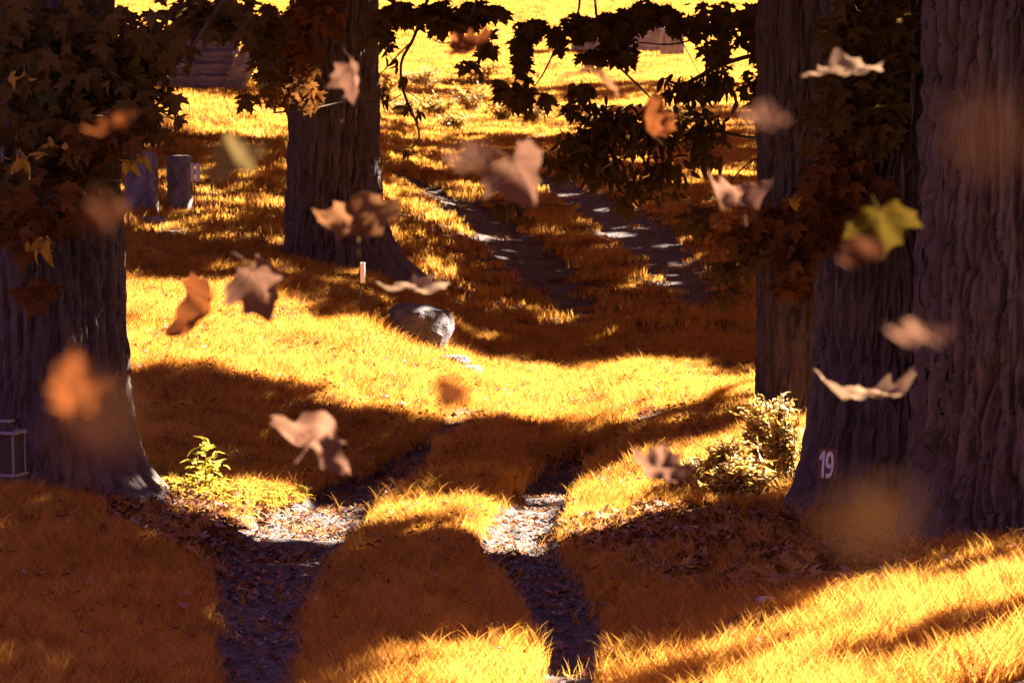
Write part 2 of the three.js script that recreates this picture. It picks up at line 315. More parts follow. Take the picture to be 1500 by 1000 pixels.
const midTree = tree('maple_tree', 'furrowed grey trunk on the grassy bank beside the gravestones, roots spreading downhill', baseOf(487, 33), { r: 0.63, height: 12, flare: 0.12, roots: [[0.35, 1.15, 0.5], [2.6, 0.3], [1.2, 0.35]], seed: 11, lean: [0.012, 0], furrow: 0.06, taper: 0.01 });
const farRight = tree('maple_tree', 'dark trunk rising behind the sunlit shrub, with a small stake at its foot', baseOf(1190, 22.6), { r: 0.5, flare: 0.1, roots: [[0.8, 0.3]], seed: 23, lean: [-0.012, 0], taper: 0.005, height: 4.9 });
const plateTree = tree('maple_tree', 'very dark trunk with the number plate 19 fixed to it', baseOf(1292, 17.9), { r: 0.5, height: 9, flare: 0.35, roots: [[2.6, 0.5, 0.4], [1.2, 0.3]], seed: 31, lean: [0, 0] });
const nearRight = tree('maple_tree', 'massive brown furrowed trunk at the edge of the bright grass', baseOf(1530, 15.6), { r: 0.84, height: 8, flare: 0.1, roots: [[1.6, 0.2], [2.7, 0.25]], seed: 43, A: 360, B: 330, furrow: 0.085 });

function tubeGeo(pts, r0, r1, seg = 6) {
  const c = new THREE.CatmullRomCurve3(pts), N = Math.max(4, pts.length * 5), g = new THREE.TubeGeometry(c, N, 1, seg, false), p = g.attributes.position;
  for (let i = 0; i <= N; i++) { const q = c.getPointAt(i / N), r = r0 + (r1 - r0) * i / N; for (let j = 0; j <= seg; j++) { const k = i * (seg + 1) + j; p.setXYZ(k, q.x + (p.getX(k) - q.x) * r, q.y + (p.getY(k) - q.y) * r, q.z + (p.getZ(k) - q.z) * r); } }
  g.computeVertexNormals(); return g;
}
// hanging branches and their leaves, as points of the photograph at the depth of the branch
function branch(rec, D, list, w0 = 4, w1 = 1.2) { // list: px, py, (dD) triples flattened as pairs
  const pts = []; for (let i = 0; i < list.length; i += 2) pts.push(at(list[i], list[i + 1], i === 0 && rec === farRight ? 23 : D + 0.25 * Math.sin(i * 1.7)).sub(rec.base));
  part('branch', tubeGeo(pts, w0 / F * D / 2, w1 / F * D / 2), MAT.twig, rec.t); return pts;
}
function leaves(rec, kind, D, spots, size, mats, dD = 0.7, droop = 1) { // spots: px, py, rx, ry, count
  const twigs = [];
  for (const [px, py, rx, ry, n] of spots) {
    const c = at(px, py, D).sub(rec.base);
    for (let i = 0; i < n; i++) {
      const u = gauss() * 1.05, v = gauss() * 1.05, p = at(px + u * rx, py + v * ry, D + gauss() * dD).sub(rec.base);
      const s = size * R(0.7, 1.15), e = new THREE.Euler(R(-1.2, 1.0) - 0.1, R(-1.2, 1.2), Math.PI + gauss() * 1.3 * droop, 'ZYX');
      rec.t.foliage[mats].push({ m: M4(p, e, s), s: s, g: kind === 'maple' ? mapleGeos[i % 3] : ovalGeos[i % 3] });
      if (i % 4 === 0) twigs.push(tubeGeo([c.clone().lerp(p, R(-0.1, 0.1)), c.clone().lerp(p, 0.55).add(V(0, R(0, 0.06), 0)), p], 0.006, 0.003, 4));
    }
  }
  if (twigs.length) part('twig', mergeGeometries(twigs), MAT.twig, rec.t).userData.kind = 'stuff';
}
const leafMats = { dark: MAT.leafDark, oval: MAT.leafDark, rust: MAT.leafRust, green: MAT.leafGreen, gold: MAT.leafGoldLit };
function finishLeaves(rec) { // up to 300 leaves one by one, the rest joined
  const all = Object.entries(rec.t.foliage).flatMap(([k, l]) => l.map((x) => ({ ...x, k }))).sort((a, b) => b.s - a.s);
  all.slice(0, 300).forEach((x) => { const m = part('leaf', x.g, leafMats[x.k], rec.t); x.m.decompose(m.position, m.quaternion, m.scale); });
  const rest = {}; all.slice(300).forEach((x) => { const q = x.k + (x.g === mapleGeos[0] ? 'a' : x.g === mapleGeos[1] ? 'b' : x.g === mapleGeos[2] ? 'c' : x.g === ovalGeos[0] ? 'd' : x.g === ovalGeos[1] ? 'e' : 'f'); (rest[q] ??= []).push(x); });
  for (const l of Object.values(rest)) instanced('foliage', l[0].g, leafMats[l[0].k], l.map((x) => x.m), null, rec.t);
}
// left maple: dense hanging crown over the upper left corner
branch(leftTree, 18.2, [-60, -60, 60, 20, 150, 40, 225, 75, 262, 130], 9, 2);
branch(leftTree, 18.0, [150, 175, 205, 120, 250, 96, 285, 62, 310, 25, 345, -20], 2, 7);
branch(leftTree, 17.9, [20, 120, 90, 150, 160, 130, 215, 160, 255, 175], 4, 1.5);
branch(leftTree, 17.5, [-40, 330, 30, 345, 70, 340, 95, 350], 4, 1.5);
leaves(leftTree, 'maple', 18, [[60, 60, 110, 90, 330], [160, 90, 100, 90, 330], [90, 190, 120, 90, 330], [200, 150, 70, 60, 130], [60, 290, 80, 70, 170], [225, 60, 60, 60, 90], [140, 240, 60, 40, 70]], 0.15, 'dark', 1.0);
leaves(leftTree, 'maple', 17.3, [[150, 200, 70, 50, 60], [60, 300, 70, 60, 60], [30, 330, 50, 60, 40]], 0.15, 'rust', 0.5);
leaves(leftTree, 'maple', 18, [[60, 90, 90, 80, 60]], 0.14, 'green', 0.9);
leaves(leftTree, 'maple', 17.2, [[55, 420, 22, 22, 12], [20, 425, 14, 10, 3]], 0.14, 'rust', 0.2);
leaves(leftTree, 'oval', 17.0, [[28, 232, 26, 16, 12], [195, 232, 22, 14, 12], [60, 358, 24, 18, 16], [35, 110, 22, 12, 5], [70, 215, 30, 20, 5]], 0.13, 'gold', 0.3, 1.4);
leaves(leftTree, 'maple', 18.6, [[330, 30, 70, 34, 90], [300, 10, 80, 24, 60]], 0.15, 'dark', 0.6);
// middle maple: leaves in front of its own trunk and boughs on both sides
branch(midTree, 31, [455, -30, 440, 60, 425, 120, 432, 165], 6, 2);
branch(midTree, 30.5, [400, 165, 450, 160, 500, 150, 560, 140], 3, 2);
branch(midTree, 24, [640, -30, 622, 10, 606, 55, 588, 90, 590, 130, 604, 165, 614, 195, 606, 214, 588, 216], 6, 1.6);
branch(midTree, 24, [606, 58, 585, 78, 565, 100, 545, 118], 3, 1.2);
branch(midTree, 24, [590, 130, 612, 145, 618, 158], 2, 1);
branch(midTree, 24, [588, 138, 570, 148, 548, 150], 2, 1);
branch(midTree, 23.5, [632, 55, 642, 62, 660, 62, 676, 50, 690, 25, 700, -10], 1.5, 4);
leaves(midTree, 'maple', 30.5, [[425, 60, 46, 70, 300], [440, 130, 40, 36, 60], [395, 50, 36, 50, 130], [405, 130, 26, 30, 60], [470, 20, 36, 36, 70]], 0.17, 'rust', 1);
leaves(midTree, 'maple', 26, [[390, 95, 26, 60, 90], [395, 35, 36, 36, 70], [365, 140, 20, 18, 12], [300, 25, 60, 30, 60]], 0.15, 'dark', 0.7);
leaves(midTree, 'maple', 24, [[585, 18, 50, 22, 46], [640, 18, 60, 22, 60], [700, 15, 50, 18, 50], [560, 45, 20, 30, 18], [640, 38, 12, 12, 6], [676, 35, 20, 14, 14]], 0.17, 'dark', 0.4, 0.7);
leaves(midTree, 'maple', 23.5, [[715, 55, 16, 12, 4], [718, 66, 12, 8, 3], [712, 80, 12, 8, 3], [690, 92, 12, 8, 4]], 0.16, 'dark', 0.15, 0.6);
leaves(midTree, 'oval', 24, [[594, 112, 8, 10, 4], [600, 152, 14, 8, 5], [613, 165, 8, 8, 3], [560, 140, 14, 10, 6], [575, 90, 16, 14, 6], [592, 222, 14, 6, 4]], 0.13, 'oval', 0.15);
// far right maple: big sprays hanging over the lane
const FR = 25;
branch(farRight, FR, [1200, 60, 1130, 75, 1070, 90, 1010, 120, 960, 150, 900, 200, 850, 240, 800, 270], 10, 2);
branch(farRight, FR, [1160, 200, 1090, 200, 1030, 190, 960, 215, 900, 235, 840, 255, 770, 225], 6, 1.5);
branch(farRight, FR, [1180, 180, 1140, 215, 1095, 240, 1070, 268, 1066, 285], 4, 1.5);
branch(farRight, FR, [960, 150, 930, 120, 905, 95, 880, 55, 870, -20], 2, 4);
branch(farRight, FR - 0.4, [780, 130, 800, 100, 820, 60, 845, 25, 850, -30], 1.5, 4);
branch(farRight, FR, [900, 235, 870, 262, 840, 300, 800, 300, 745, 312, 715, 328], 3, 1.2);
branch(farRight, FR, [930, 62, 1000, 62, 1040, 50, 1075, 35], 2, 3);
branch(farRight, FR, [1000, 62, 1015, 90, 1030, 118], 1.5, 1);
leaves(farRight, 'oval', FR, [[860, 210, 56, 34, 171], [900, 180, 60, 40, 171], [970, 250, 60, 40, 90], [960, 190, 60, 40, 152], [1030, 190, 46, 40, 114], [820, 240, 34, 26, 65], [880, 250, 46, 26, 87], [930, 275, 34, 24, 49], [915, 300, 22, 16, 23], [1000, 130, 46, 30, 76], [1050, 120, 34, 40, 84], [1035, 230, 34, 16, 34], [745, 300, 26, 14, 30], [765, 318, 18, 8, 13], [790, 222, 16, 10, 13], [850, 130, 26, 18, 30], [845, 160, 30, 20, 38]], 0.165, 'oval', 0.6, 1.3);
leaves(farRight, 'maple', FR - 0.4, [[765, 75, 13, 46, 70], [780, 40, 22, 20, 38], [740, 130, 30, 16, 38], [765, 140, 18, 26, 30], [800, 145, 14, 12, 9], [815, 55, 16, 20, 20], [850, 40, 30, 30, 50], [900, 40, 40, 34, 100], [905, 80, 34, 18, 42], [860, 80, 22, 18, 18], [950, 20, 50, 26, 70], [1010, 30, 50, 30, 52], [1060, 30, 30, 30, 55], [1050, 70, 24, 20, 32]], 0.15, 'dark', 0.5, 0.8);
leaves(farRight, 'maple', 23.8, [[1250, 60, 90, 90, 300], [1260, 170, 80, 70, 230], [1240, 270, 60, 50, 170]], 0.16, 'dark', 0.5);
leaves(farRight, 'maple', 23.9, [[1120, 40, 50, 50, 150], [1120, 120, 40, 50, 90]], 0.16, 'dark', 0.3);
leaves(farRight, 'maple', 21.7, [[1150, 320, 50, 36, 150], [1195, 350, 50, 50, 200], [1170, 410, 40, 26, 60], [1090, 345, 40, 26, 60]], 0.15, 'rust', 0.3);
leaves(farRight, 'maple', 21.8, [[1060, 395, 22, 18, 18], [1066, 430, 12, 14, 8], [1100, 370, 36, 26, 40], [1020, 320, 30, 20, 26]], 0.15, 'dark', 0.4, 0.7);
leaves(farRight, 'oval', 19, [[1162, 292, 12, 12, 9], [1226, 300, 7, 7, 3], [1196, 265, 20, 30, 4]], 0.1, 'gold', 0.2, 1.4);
// twigs and leaves hanging in the gap before the dark trunks
branch(plateTree, 17.1, [1345, 40, 1290, 70, 1240, 60, 1200, 90], 5, 1.5);
branch(plateTree, 17.1, [1330, 190, 1280, 215, 1230, 250, 1190, 300], 5, 1.5);
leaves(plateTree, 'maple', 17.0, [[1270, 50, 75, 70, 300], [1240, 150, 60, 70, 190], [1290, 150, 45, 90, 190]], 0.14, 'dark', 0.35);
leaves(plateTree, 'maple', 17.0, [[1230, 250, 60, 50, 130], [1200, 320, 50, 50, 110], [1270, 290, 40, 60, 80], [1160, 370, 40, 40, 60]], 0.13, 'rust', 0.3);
for (const t of trees) finishLeaves(t);

// ------------------------------------------------------------------ trees of the row that stand outside the picture and throw the bands of shade
const offTree = (a, D, r, height, label) => { const x = a * D; return tree('maple_tree', label, V(x, H(x, -D) - 0.05, -D), { r, height, seed: D, A: 40, B: 50 }); };
const rowLabel = 'maple of the row beyond the massive brown trunk, shading the lane';
const off = [offTree(0.42, 20, 0.4, 6, rowLabel), offTree(0.36, 27, 0.4, 6, rowLabel), offTree(0.34, 36, 0.4, 6.5, rowLabel), offTree(0.29, 48, 0.45, 7, rowLabel), offTree(0.27, 66, 0.5, 8, rowLabel)];
const behind = [[-8, 9], [-2.5, 12], [4, 12], [9, 8], [10.5, 1.5], [-10, 2]].map(([x, z], i) => tree('maple_tree', 'added unseen maple round the viewpoint, blocking the low sky', V(x, H(x, z) - 0.05, z), { r: 0.4, height: 6.5, seed: 60 + i, A: 40, B: 50 }, 'added unseen maples round the viewpoint'));  // unseen trees added to block the low sky and darken the trunks
for (const r of behind) for (let i = 0; i < 420; i++) { let p; do p = V(R(-1, 1), R(-1, 1), R(-1, 1)); while (p.length() > 1); r.clumps.push({ p: V(p.x * 3.4, 4.6 + p.y * 3.6, p.z * 3), s: R(1.3, 2) }); }
off.forEach((r) => { r.t.userData.group = 'maples of the row outside the picture'; });
{
  const clumpGeos = [0, 1, 2].map((s) => { const rr = rngOf(500 + s), L = []; const o = ovalGeos[0]; const mg = mapleGeos[s];
    for (let i = 0; i < 30; i++) { let p; do p = V(rr() * 2 - 1, rr() * 2 - 1, rr() * 2 - 1); while (p.length() > 1); const g = mg.clone().applyMatrix4(M4(p.multiplyScalar(0.32), new THREE.Euler(rr() * 6, rr() * 6, rr() * 6), 0.19 + 0.07 * rr())); L.push(g); } return mergeGeometries(L); });
  const put = (x, z, dens, sc) => {
    if (rnd() > dens) return;
    const p = V(x, baseH(x, z), z); let t = 5.5 * Math.max(1, sc * 0.8), q;
    for (; t < 60; t += 0.4) { q = p.clone().addScaledVector(SUN, t); const [px, py] = proj(q), m = 90 * sc * 22 / -z; if (py < -m || px > 1500 + m) break; }
    q = p.clone().addScaledVector(SUN, t + R(0.2, 4.5));
    let best = null, bd = 1e9; for (const r of trees) { if (behind.includes(r)) continue; const d = Math.hypot(q.x - r.base.x, q.z - r.base.z); if (d < bd) { bd = d; best = r; } }
    best.clumps.push({ p: q.sub(best.base), s: sc });
  };
  for (let z = -10.6; z > -72;) {
    const D = -z, st = 0.36 * (D < 31 ? 1 : D < 42 ? 1.5 : 2.4), sc = st / 0.36;
    for (let x = -0.6 * D; x < 0.3 * D; x += st) { const jx = x + R(-0.5, 0.5) * st, jz = z + R(-0.5, 0.5) * st; const s = shadeAt(jx, jz); if (s > 0.04) put(jx, jz, s, sc); }
    z -= st;
  }
  for (const r of trees) {
    const k = r.clumps; if (!k.length) continue;
    for (let g = 0; g < 3; g++) { const l = k.filter((_, i) => i % 3 === g); if (l.length) instanced('crown', clumpGeos[g], MAT.crown, l.map((c) => M4(c.p, new THREE.Euler(R(0, 6), R(0, 6), R(0, 6)), c.s)), null, r.t); }
    for (let i = 0; i < Math.min(10, k.length); i++) { const c = k[Math.floor(k.length * (i + 0.5) / Math.min(10, k.length))].p, h = Math.min(r.o.height * 0.97, c.y * 0.9 + 1), s = V((r.o.lean?.[0] || 0) * h, h, 0); part('limb', tubeGeo([s, s.clone().lerp(c, 0.5).add(V(0, 0.5, 0)), c], 0.09, 0.02), MAT.twig, r.t); }
  }
}

// ------------------------------------------------------------------ grass
function tuftGeo(seed, n, radius, h, w, lean, segs = 3) {
  const rr = rngOf(seed), pos = [], idx = [];
  for (let i = 0; i < n; i++) {
    const a = rr() * 6.283, d = Math.sqrt(rr()) * radius, bx = Math.cos(a) * d, bz = Math.sin(a) * d, dir = rr() * 6.283, len = h * (0.55 + 0.6 * rr()), k = lean * (0.3 + rr()), ww = w * (0.7 + 0.6 * rr()), fx = Math.sin(dir + 1.5708), fz = -Math.cos(dir + 1.5708);
    const b = pos.length / 3;
    for (let s = 0; s <= segs; s++) { const t = s / segs, y = len * Math.sin(Math.min(1.45, t * (1 + 0.25 * k))) / Math.sin(1), o = len * k * t * t * 0.75, q = ww * (1 - t * t) * 0.5;
      const cx = bx + Math.cos(dir) * o, cz = bz + Math.sin(dir) * o;
      if (s < segs) pos.push(cx - fx * q, y * 0.85 - 0.01, cz - fz * q, cx + fx * q, y * 0.85 - 0.01, cz + fz * q); else pos.push(cx, y * 0.85 - 0.3 * len * Math.max(0, k - 0.8), cz); }
    for (let s = 0; s < segs - 1; s++) { const p = b + s * 2; idx.push(p, p + 1, p + 2, p + 1, p + 3, p + 2); }
    const p = b + (segs - 1) * 2; idx.push(p, p + 1, p + 2);
  }
  const g = new THREE.BufferGeometry(); g.setAttribute('position', new THREE.Float32BufferAttribute(pos, 3)); g.setIndex(idx); g.computeVertexNormals(); return g;
}
const litterZone = (px, py) => (inPoly([150, 690, 330, 715, 470, 745, 520, 770, 430, 830, 330, 900, 300, 830, 150, 760], px, py) ? 0.85 : 0) || (inPoly([820, 770, 960, 740, 1120, 745, 1200, 770, 1400, 800, 1300, 850, 1150, 880, 1000, 870, 900, 830, 840, 810], px, py) ? 0.8 : 0);
{
  const sets = { near: [], edge: [], mid: [], far: [] }, cols = { near: [], edge: [], mid: [], far: [] };
  const color = () => {
    const v = R(0.7, 1.25), c = lin(v, v * R(0.88, 1.1), v * R(0.7, 1.3)); // every tuft a little different
    if (rnd() < 0.16) c.multiply(lin(0.5, 0.36, 0.5)); // last year's brown blades
    return c;
  };
  const sow = (d0, d1, st, set, sc, a0, a1) => {
    for (let D = d0; D < d1; D += st) for (let x = a0 * D; x < a1 * D; x += st) {
      const px_ = x + R(-0.6, 0.6) * st, z = -(D + R(-0.6, 0.6) * st), rt = rutAt(px_, z);
      if (rt > 0.12 && rnd() < Math.min(0.965, rt * 1.25)) continue;
      const y = H(px_, z), [px, py] = proj(V(px_, y, z));
      if (rnd() < litterZone(px, py)) continue;
      const n = (0.9 + 0.75 * fbm(px_ * 1.1, z * 1.1, 20)) * (rt > 0.02 ? 0.7 : 1), s = sc * n * R(0.75, 1.25) * (1 + 0.45 * sstep(14, 12, D));
      sets[set].push(M4(V(px_, y - 0.005, z), new THREE.Euler(R(-0.12, 0.12), R(0, 6.28), R(-0.12, 0.12)), V(s, s * R(0.8, 1.2), s))); cols[set].push(color());
      if (set === 'near' && rnd() < 0.09 + (rt > 0.02 ? 0.1 : 0) + 0.2 * Math.max(0, fbm(px_ * 1.5, z * 1.5, 40)) + 0.1 * sstep(14.5, 12.5, D)) { sets.edge.push(M4(V(px_, y, z), new THREE.Euler(0, R(0, 6.28), 0), R(0.6, 1.35))); cols.edge.push(color()); }
    }
  };
  sow(10.2, 20, 0.045, 'near', 1, -0.25, 0.25);
  sow(20, 33, 0.075, 'mid', 1, -0.25, 0.25);
  sow(33, 105, 0.26, 'far', 1, -0.25, 0.25);
  const G_ = { near: tuftGeo(1, 18, 0.06, 0.11, 0.0045, 0.7), edge: tuftGeo(2, 6, 0.04, 0.2, 0.005, 0.9, 5), mid: tuftGeo(3, 26, 0.1, 0.14, 0.007, 0.7), far: tuftGeo(4, 60, 0.28, 0.13, 0.02, 0.6, 2) };
  const labels = { near: 'short dense grass on the mound and banks beside the lane', edge: 'long arching grass blades along the lane', mid: 'bright grass over the bank and the crossing behind', far: 'grass of the hillside above the lane' };
  for (const k of Object.keys(sets)) { console.log(k, sets[k].length); tag(instanced('grass', G_[k], MAT.grass, sets[k], cols[k]), labels[k], 'grass'); }
}

// ------------------------------------------------------------------ leaf litter and pebbles
{
  const ms = [], cs = [], ps = [], pc = [];
  const tones = [lin(0.26, 0.16, 0.13), lin(0.2, 0.085, 0.035), lin(0.28, 0.13, 0.08), lin(0.14, 0.05, 0.018), lin(0.28, 0.11, 0.03)];
  for (let i = 0; i < 90000; i++) {
    const D = 11 + 21 * Math.sqrt(rnd()), x = R(-0.24, 0.24) * D, z = -D, rt = rutAt(x, z), y = H(x, z), [px, py] = proj(V(x, y, z)), q = litterZone(px, py);
    if (rnd() > (q ? 0.75 : rt > 0.5 ? 0.4 : 0.07)) continue;
    ms.push(M4(V(x, y + R(0.01, 0.045) + (q || rt > 0.5 ? 0 : 0.06), z), new THREE.Euler(-Math.PI / 2 + gauss() * 0.7, gauss() * 0.7, R(0, 6.28), 'YXZ'), (q && !(rt > 0.5) ? R(0.05, 0.11) : R(0.03, 0.065)))); cs.push(tones[Math.floor(rnd() * tones.length)].clone().multiplyScalar(R(0.6, 1.2)));
    if (rt > 0.5) for (let k = 0; k < 1; k++) { const x2 = x + R(-0.3, 0.3), z2 = z + R(-0.3, 0.3); if (rutAt(x2, z2) > 0.4) { ps.push(M4(V(x2, H(x2, z2) + 0.014, z2), new THREE.Euler(R(0, 6), R(0, 6), R(0, 6)), V(R(0.008, 0.024), R(0.006, 0.014), R(0.008, 0.024)))); pc.push(lin(0.17, 0.14, 0.145).multiplyScalar(R(0.5, 1.2))); } }
  }
  tag(instanced('leaf_litter', mapleGeos[2], MAT.litter, ms, cs), 'dry fallen leaves scattered over the tracks and under the trees', 'leaf litter');
  tag(instanced('pebbles', new THREE.IcosahedronGeometry(1, 1), std(lin(1, 1, 1)), ps, pc), 'small pebbles in the bare wheel tracks', 'pebbles');
  console.log('litter', ms.length, ps.length);
}

// ------------------------------------------------------------------ shrubs and weeds
function leafyPlant(name, label, group, base, stems, size, geos, mats, opt = {}) { // stems: list of [tip offset], leaves up each stem
  const t = thing(name, label, 'shrub', base, group), tubes = [], items = [];
  for (const tip of stems) {
    const bend = V(R(-0.05, 0.05), tip.y * 0.1, R(-0.05, 0.05)), c = new THREE.CatmullRomCurve3([V(tip.x * (opt.root ?? 0.2), -0.03, tip.z * (opt.root ?? 0.2)), tip.clone().multiplyScalar(0.55).add(bend), tip]);
    tubes.push(tubeGeo(c.points, opt.thick ?? 0.006, 0.003, 4));
    const n = opt.per ?? 10;
    for (let i = 0; i < n; i++) { const u = (opt.from ?? 0.25) + (1 - (opt.from ?? 0.25)) * (i + rnd()) / n, p = c.getPoint(Math.min(1, u)), az = i * 2.4 + rnd(); items.push({ m: M4(p, new THREE.Euler(R(-2.0, -0.7), az, R(-0.4, 0.4), 'YXZ'), size * R(0.65, 1.2) * (u > 0.85 ? 0.75 : 1)), g: geos[i % geos.length], mat: mats[Math.floor(rnd() * mats.length)] }); }
  }
  part('stem', mergeGeometries(tubes), MAT.twig, t).userData.kind = 'stuff';
  const solo = opt.solo ?? 300;
  items.slice(0, solo).forEach((x) => { const m = part('leaf', x.g, x.mat, t); x.m.decompose(m.position, m.quaternion, m.scale); });
  const rest = new Map(); items.slice(solo).forEach((x) => { const k = x.g.uuid + x.mat.uuid; if (!rest.has(k)) rest.set(k, []); rest.get(k).push(x); });
  for (const l of rest.values()) instanced('foliage', l[0].g, l[0].mat, l.map((x) => x.m), null, t);
  return t;
}
const bushMats = [leafy(lin(0.46, 0.3, 0.07), 0.4), leafy(lin(0.5, 0.38, 0.2), 0.3), leafy(lin(0.3, 0.15, 0.03), 0.4)];
for (const [px, D, n, w, h, label] of [
  [1118, 19.6, 70, 0.36, 0.72, 'tall sunlit shrub with pale pointed leaves against the dark trunks'],
  [1072, 19.1, 60, 0.34, 0.44, 'middling sunlit shrub with pale leaves at the shade edge'],
  [1152, 18.9, 60, 0.24, 0.8, 'sunlit leafy shrub pressed against the trunk with the number plate'],
  [1020, 18.9, 44, 0.4, 0.3, 'low yellow leafy shrub at the grass edge'],
  [1095, 18.4, 60, 0.5, 0.36, 'low pale shrub in the leaf litter below the tall sunlit shrub']]) {
  const b = baseOf(px, D), s = []; for (let i = 0; i < n; i++) { const u = gauss(), v = gauss(); s.push(V(u * w, h * (0.45 + 0.6 * rnd()) * (1 - 0.35 * Math.abs(u)), v * 0.3)); }
  leafyPlant('leafy_shrub', label, null, b, s, 0.1, ovalGeos, bushMats, { per: 11, solo: 100, root: 0.7 });
}
leafyPlant('weed_plant', 'single tall yellow green weed with broad leaves on the sunny edge of the track', null, G(300, 722), [V(0.0, 0.5, 0), V(0.1, 0.36, 0.05), V(-0.1, 0.3, 0), V(0.16, 0.25, 0), V(-0.05, 0.42, 0.05)], 0.12, [mapleGeos[0], ovalGeos[0], ovalGeos[1], ovalGeos[1]], [MAT.weed], { per: 8, solo: 300 });
{ // low leafy ground plants along the left bank
  const ms = [], cs = [];
  for (let i = 0; i < 2600; i++) {
    const px = R(20, 470), py = 672 + (px - 20) * 0.17 + gauss() * 32, p = G(px, py);
    if (rutAt(p.x, p.z) > 0.35) continue;
    ms.push(M4(p.clone().add(V(0, R(0.02, 0.1), 0)), new THREE.Euler(R(-1.9, -0.9), R(0, 6.28), R(-0.4, 0.4), 'YXZ'), R(0.045, 0.09))); const v = R(0.6, 1.15); cs.push(lin(v, v * R(0.7, 1), v * 0.8));
  }
  tag(instanced('ground_cover', ovalGeos[1], MAT.weed, ms, cs), 'low yellow leafy ground cover along the left bank', 'ground cover');
}
// weedy shrubs in the sunny field
for (const [px, py, w, h, i] of [[590, 178, 0.9, 0.6, 0], [640, 172, 1, 0.7, 1], [690, 165, 1.1, 0.9, 2], [735, 180, 0.9, 0.7, 3], [780, 182, 0.8, 0.5, 4], [620, 130, 1.2, 0.7, 5], [700, 125, 1.2, 0.8, 6], [665, 190, 0.7, 0.45, 7], [560, 145, 0.9, 0.8, 8], [880, 190, 1, 0.6, 9], [1000, 185, 1, 0.6, 10]]) {
  const s = []; for (let k = 0; k < 34; k++) s.push(V(gauss() * w, h * R(0.3, 1), gauss() * w * 0.5));
  leafyPlant('field_shrub', 'low weedy shrub with pale seedy leaves in the sunny field', 'weedy shrubs in the sunny field', G(px, py), s, 0.16, ovalGeos, [bushMats[0], bushMats[1], bushMats[2]], { per: 9, solo: 0, thick: 0.01 });
}

// ------------------------------------------------------------------ gravestones, steps and markers
function slabGeo(w, h, d, round = 0.04, top = 0) { // an upright stone, softened top
  const s = new THREE.Shape(), r = round; s.moveTo(-w / 2, -0.25); s.lineTo(w / 2, -0.25); s.lineTo(w / 2, h - r - top); s.quadraticCurveTo(w / 2, h - top, w / 2 - r, h - top * 0.6); s.quadraticCurveTo(0, h + top * 0.4, -w / 2 + r, h - top * 0.6); s.quadraticCurveTo(-w / 2, h - top, -w / 2, h - r - top); s.closePath();
  const g = new THREE.ExtrudeGeometry(s, { depth: d - 0.03, bevelEnabled: true, bevelSize: 0.015, bevelThickness: 0.015, bevelSegments: 2, curveSegments: 8 }); g.translate(0, 0, -d / 2); return g;
}
function gravestone(label, px, py, D, wpx, hpx, d, o = {}) {
  const p = at(px, py, D), w = wpx / F * D, h = hpx / F * D, t = thing('gravestone', label, 'gravestone', p, o.group);
  t.rotation.set(o.tilt ?? 0, o.turn ?? 0, o.roll ?? 0, 'YXZ');
  part('stone', slabGeo(w, h, d, 0.05, o.top ?? 0.03), MAT.stone, t);
  if (o.panel) { const g = slabGeo(w * 0.66, h * 0.8, 0.02, 0.03, 0.02); g.translate(-w * 0.04, h * 0.06, d / 2 + 0.006); part('face_panel', g, MAT.stone, t); }
  if (o.base) { const [bw, bh, bd] = o.base, g = new RoundedBoxGeometry(bw, bh, bd, 2, 0.03); g.translate(o.bx ?? 0, bh / 2 - 0.06, o.bz ?? 0); part('plinth', g, MAT.stone, t); }
  return t;
}
gravestone('tall grey gravestone with a framed face, partly behind the shaded maple', 207, 318, 36, 46, 96, 0.16, { turn: -0.35, panel: true });
gravestone('plain narrow grey gravestone beside the white plot marker', 263, 326, 36.4, 31, 97, 0.2, { turn: -0.3, top: 0.0 });
{
  const t = thing('gravestone', 'low wide stone block lying in front of the framed gravestone', 'gravestone', at(213, 344, 34.6)); t.rotation.set(0, -0.25, 0);
  const g = new RoundedBoxGeometry(0.66, 0.42, 0.3, 3, 0.06); g.translate(0, 0.07, 0); part('stone', g, MAT.stone, t);
}
{
  const t = thing('gravestone', 'small square stone block low beside the sunlit bark edge', 'gravestone', at(192, 388, 32.4)); t.rotation.set(0, 0.2, 0);
  const g = new RoundedBoxGeometry(0.3, 0.42, 0.26, 3, 0.03); g.translate(0, 0.07, 0); part('stone', g, MAT.stone, t);
}
gravestone('leaning grey slab standing beside the stone steps', 340, 128, 54, 26, 92, 0.35, { roll: -0.52, turn: -0.2, top: 0.0 });
for (const [px, py, D, w, h, l] of [[985, 68, 80, 34, 26, 'pale squat gravestone at the end of the long tomb'], [545, 40, 70, 14, 34, 'small pale gravestone half hidden behind the furrowed grey trunk']]) gravestone(l, px, py, D, w, h, 0.2, { turn: 0.3 });
{
  const t = thing('stone_tomb', 'long low grey stone tomb on the upper field', 'tomb', at(905, 68, 82)); t.rotation.y = 0.1;
  const g = new RoundedBoxGeometry(3.2, 1.0, 1.1, 2, 0.04); g.translate(0, 0.35, 0); part('chest', g, MAT.stone, t);
  const l = new RoundedBoxGeometry(3.4, 0.14, 1.3, 2, 0.03); l.translate(0, 0.92, 0); part('lid', l, MAT.stone, t);
}
{ // stone steps
  const D = 54, t = thing('stone_steps', 'dark stone steps climbing the slope beside the leaning slab', 'steps', at(285, 124, D)), w = 1.75, u = 0.26;
  for (let k = 0; k < 5; k++) { const g = new RoundedBoxGeometry(w, u + 0.1, 0.46, 2, 0.02); g.translate(R(-0.03, 0.03), u * (k + 0.5) - 0.1, -0.36 * k); part('step', g, MAT.stone, t).rotation.x = 0.09; }
}
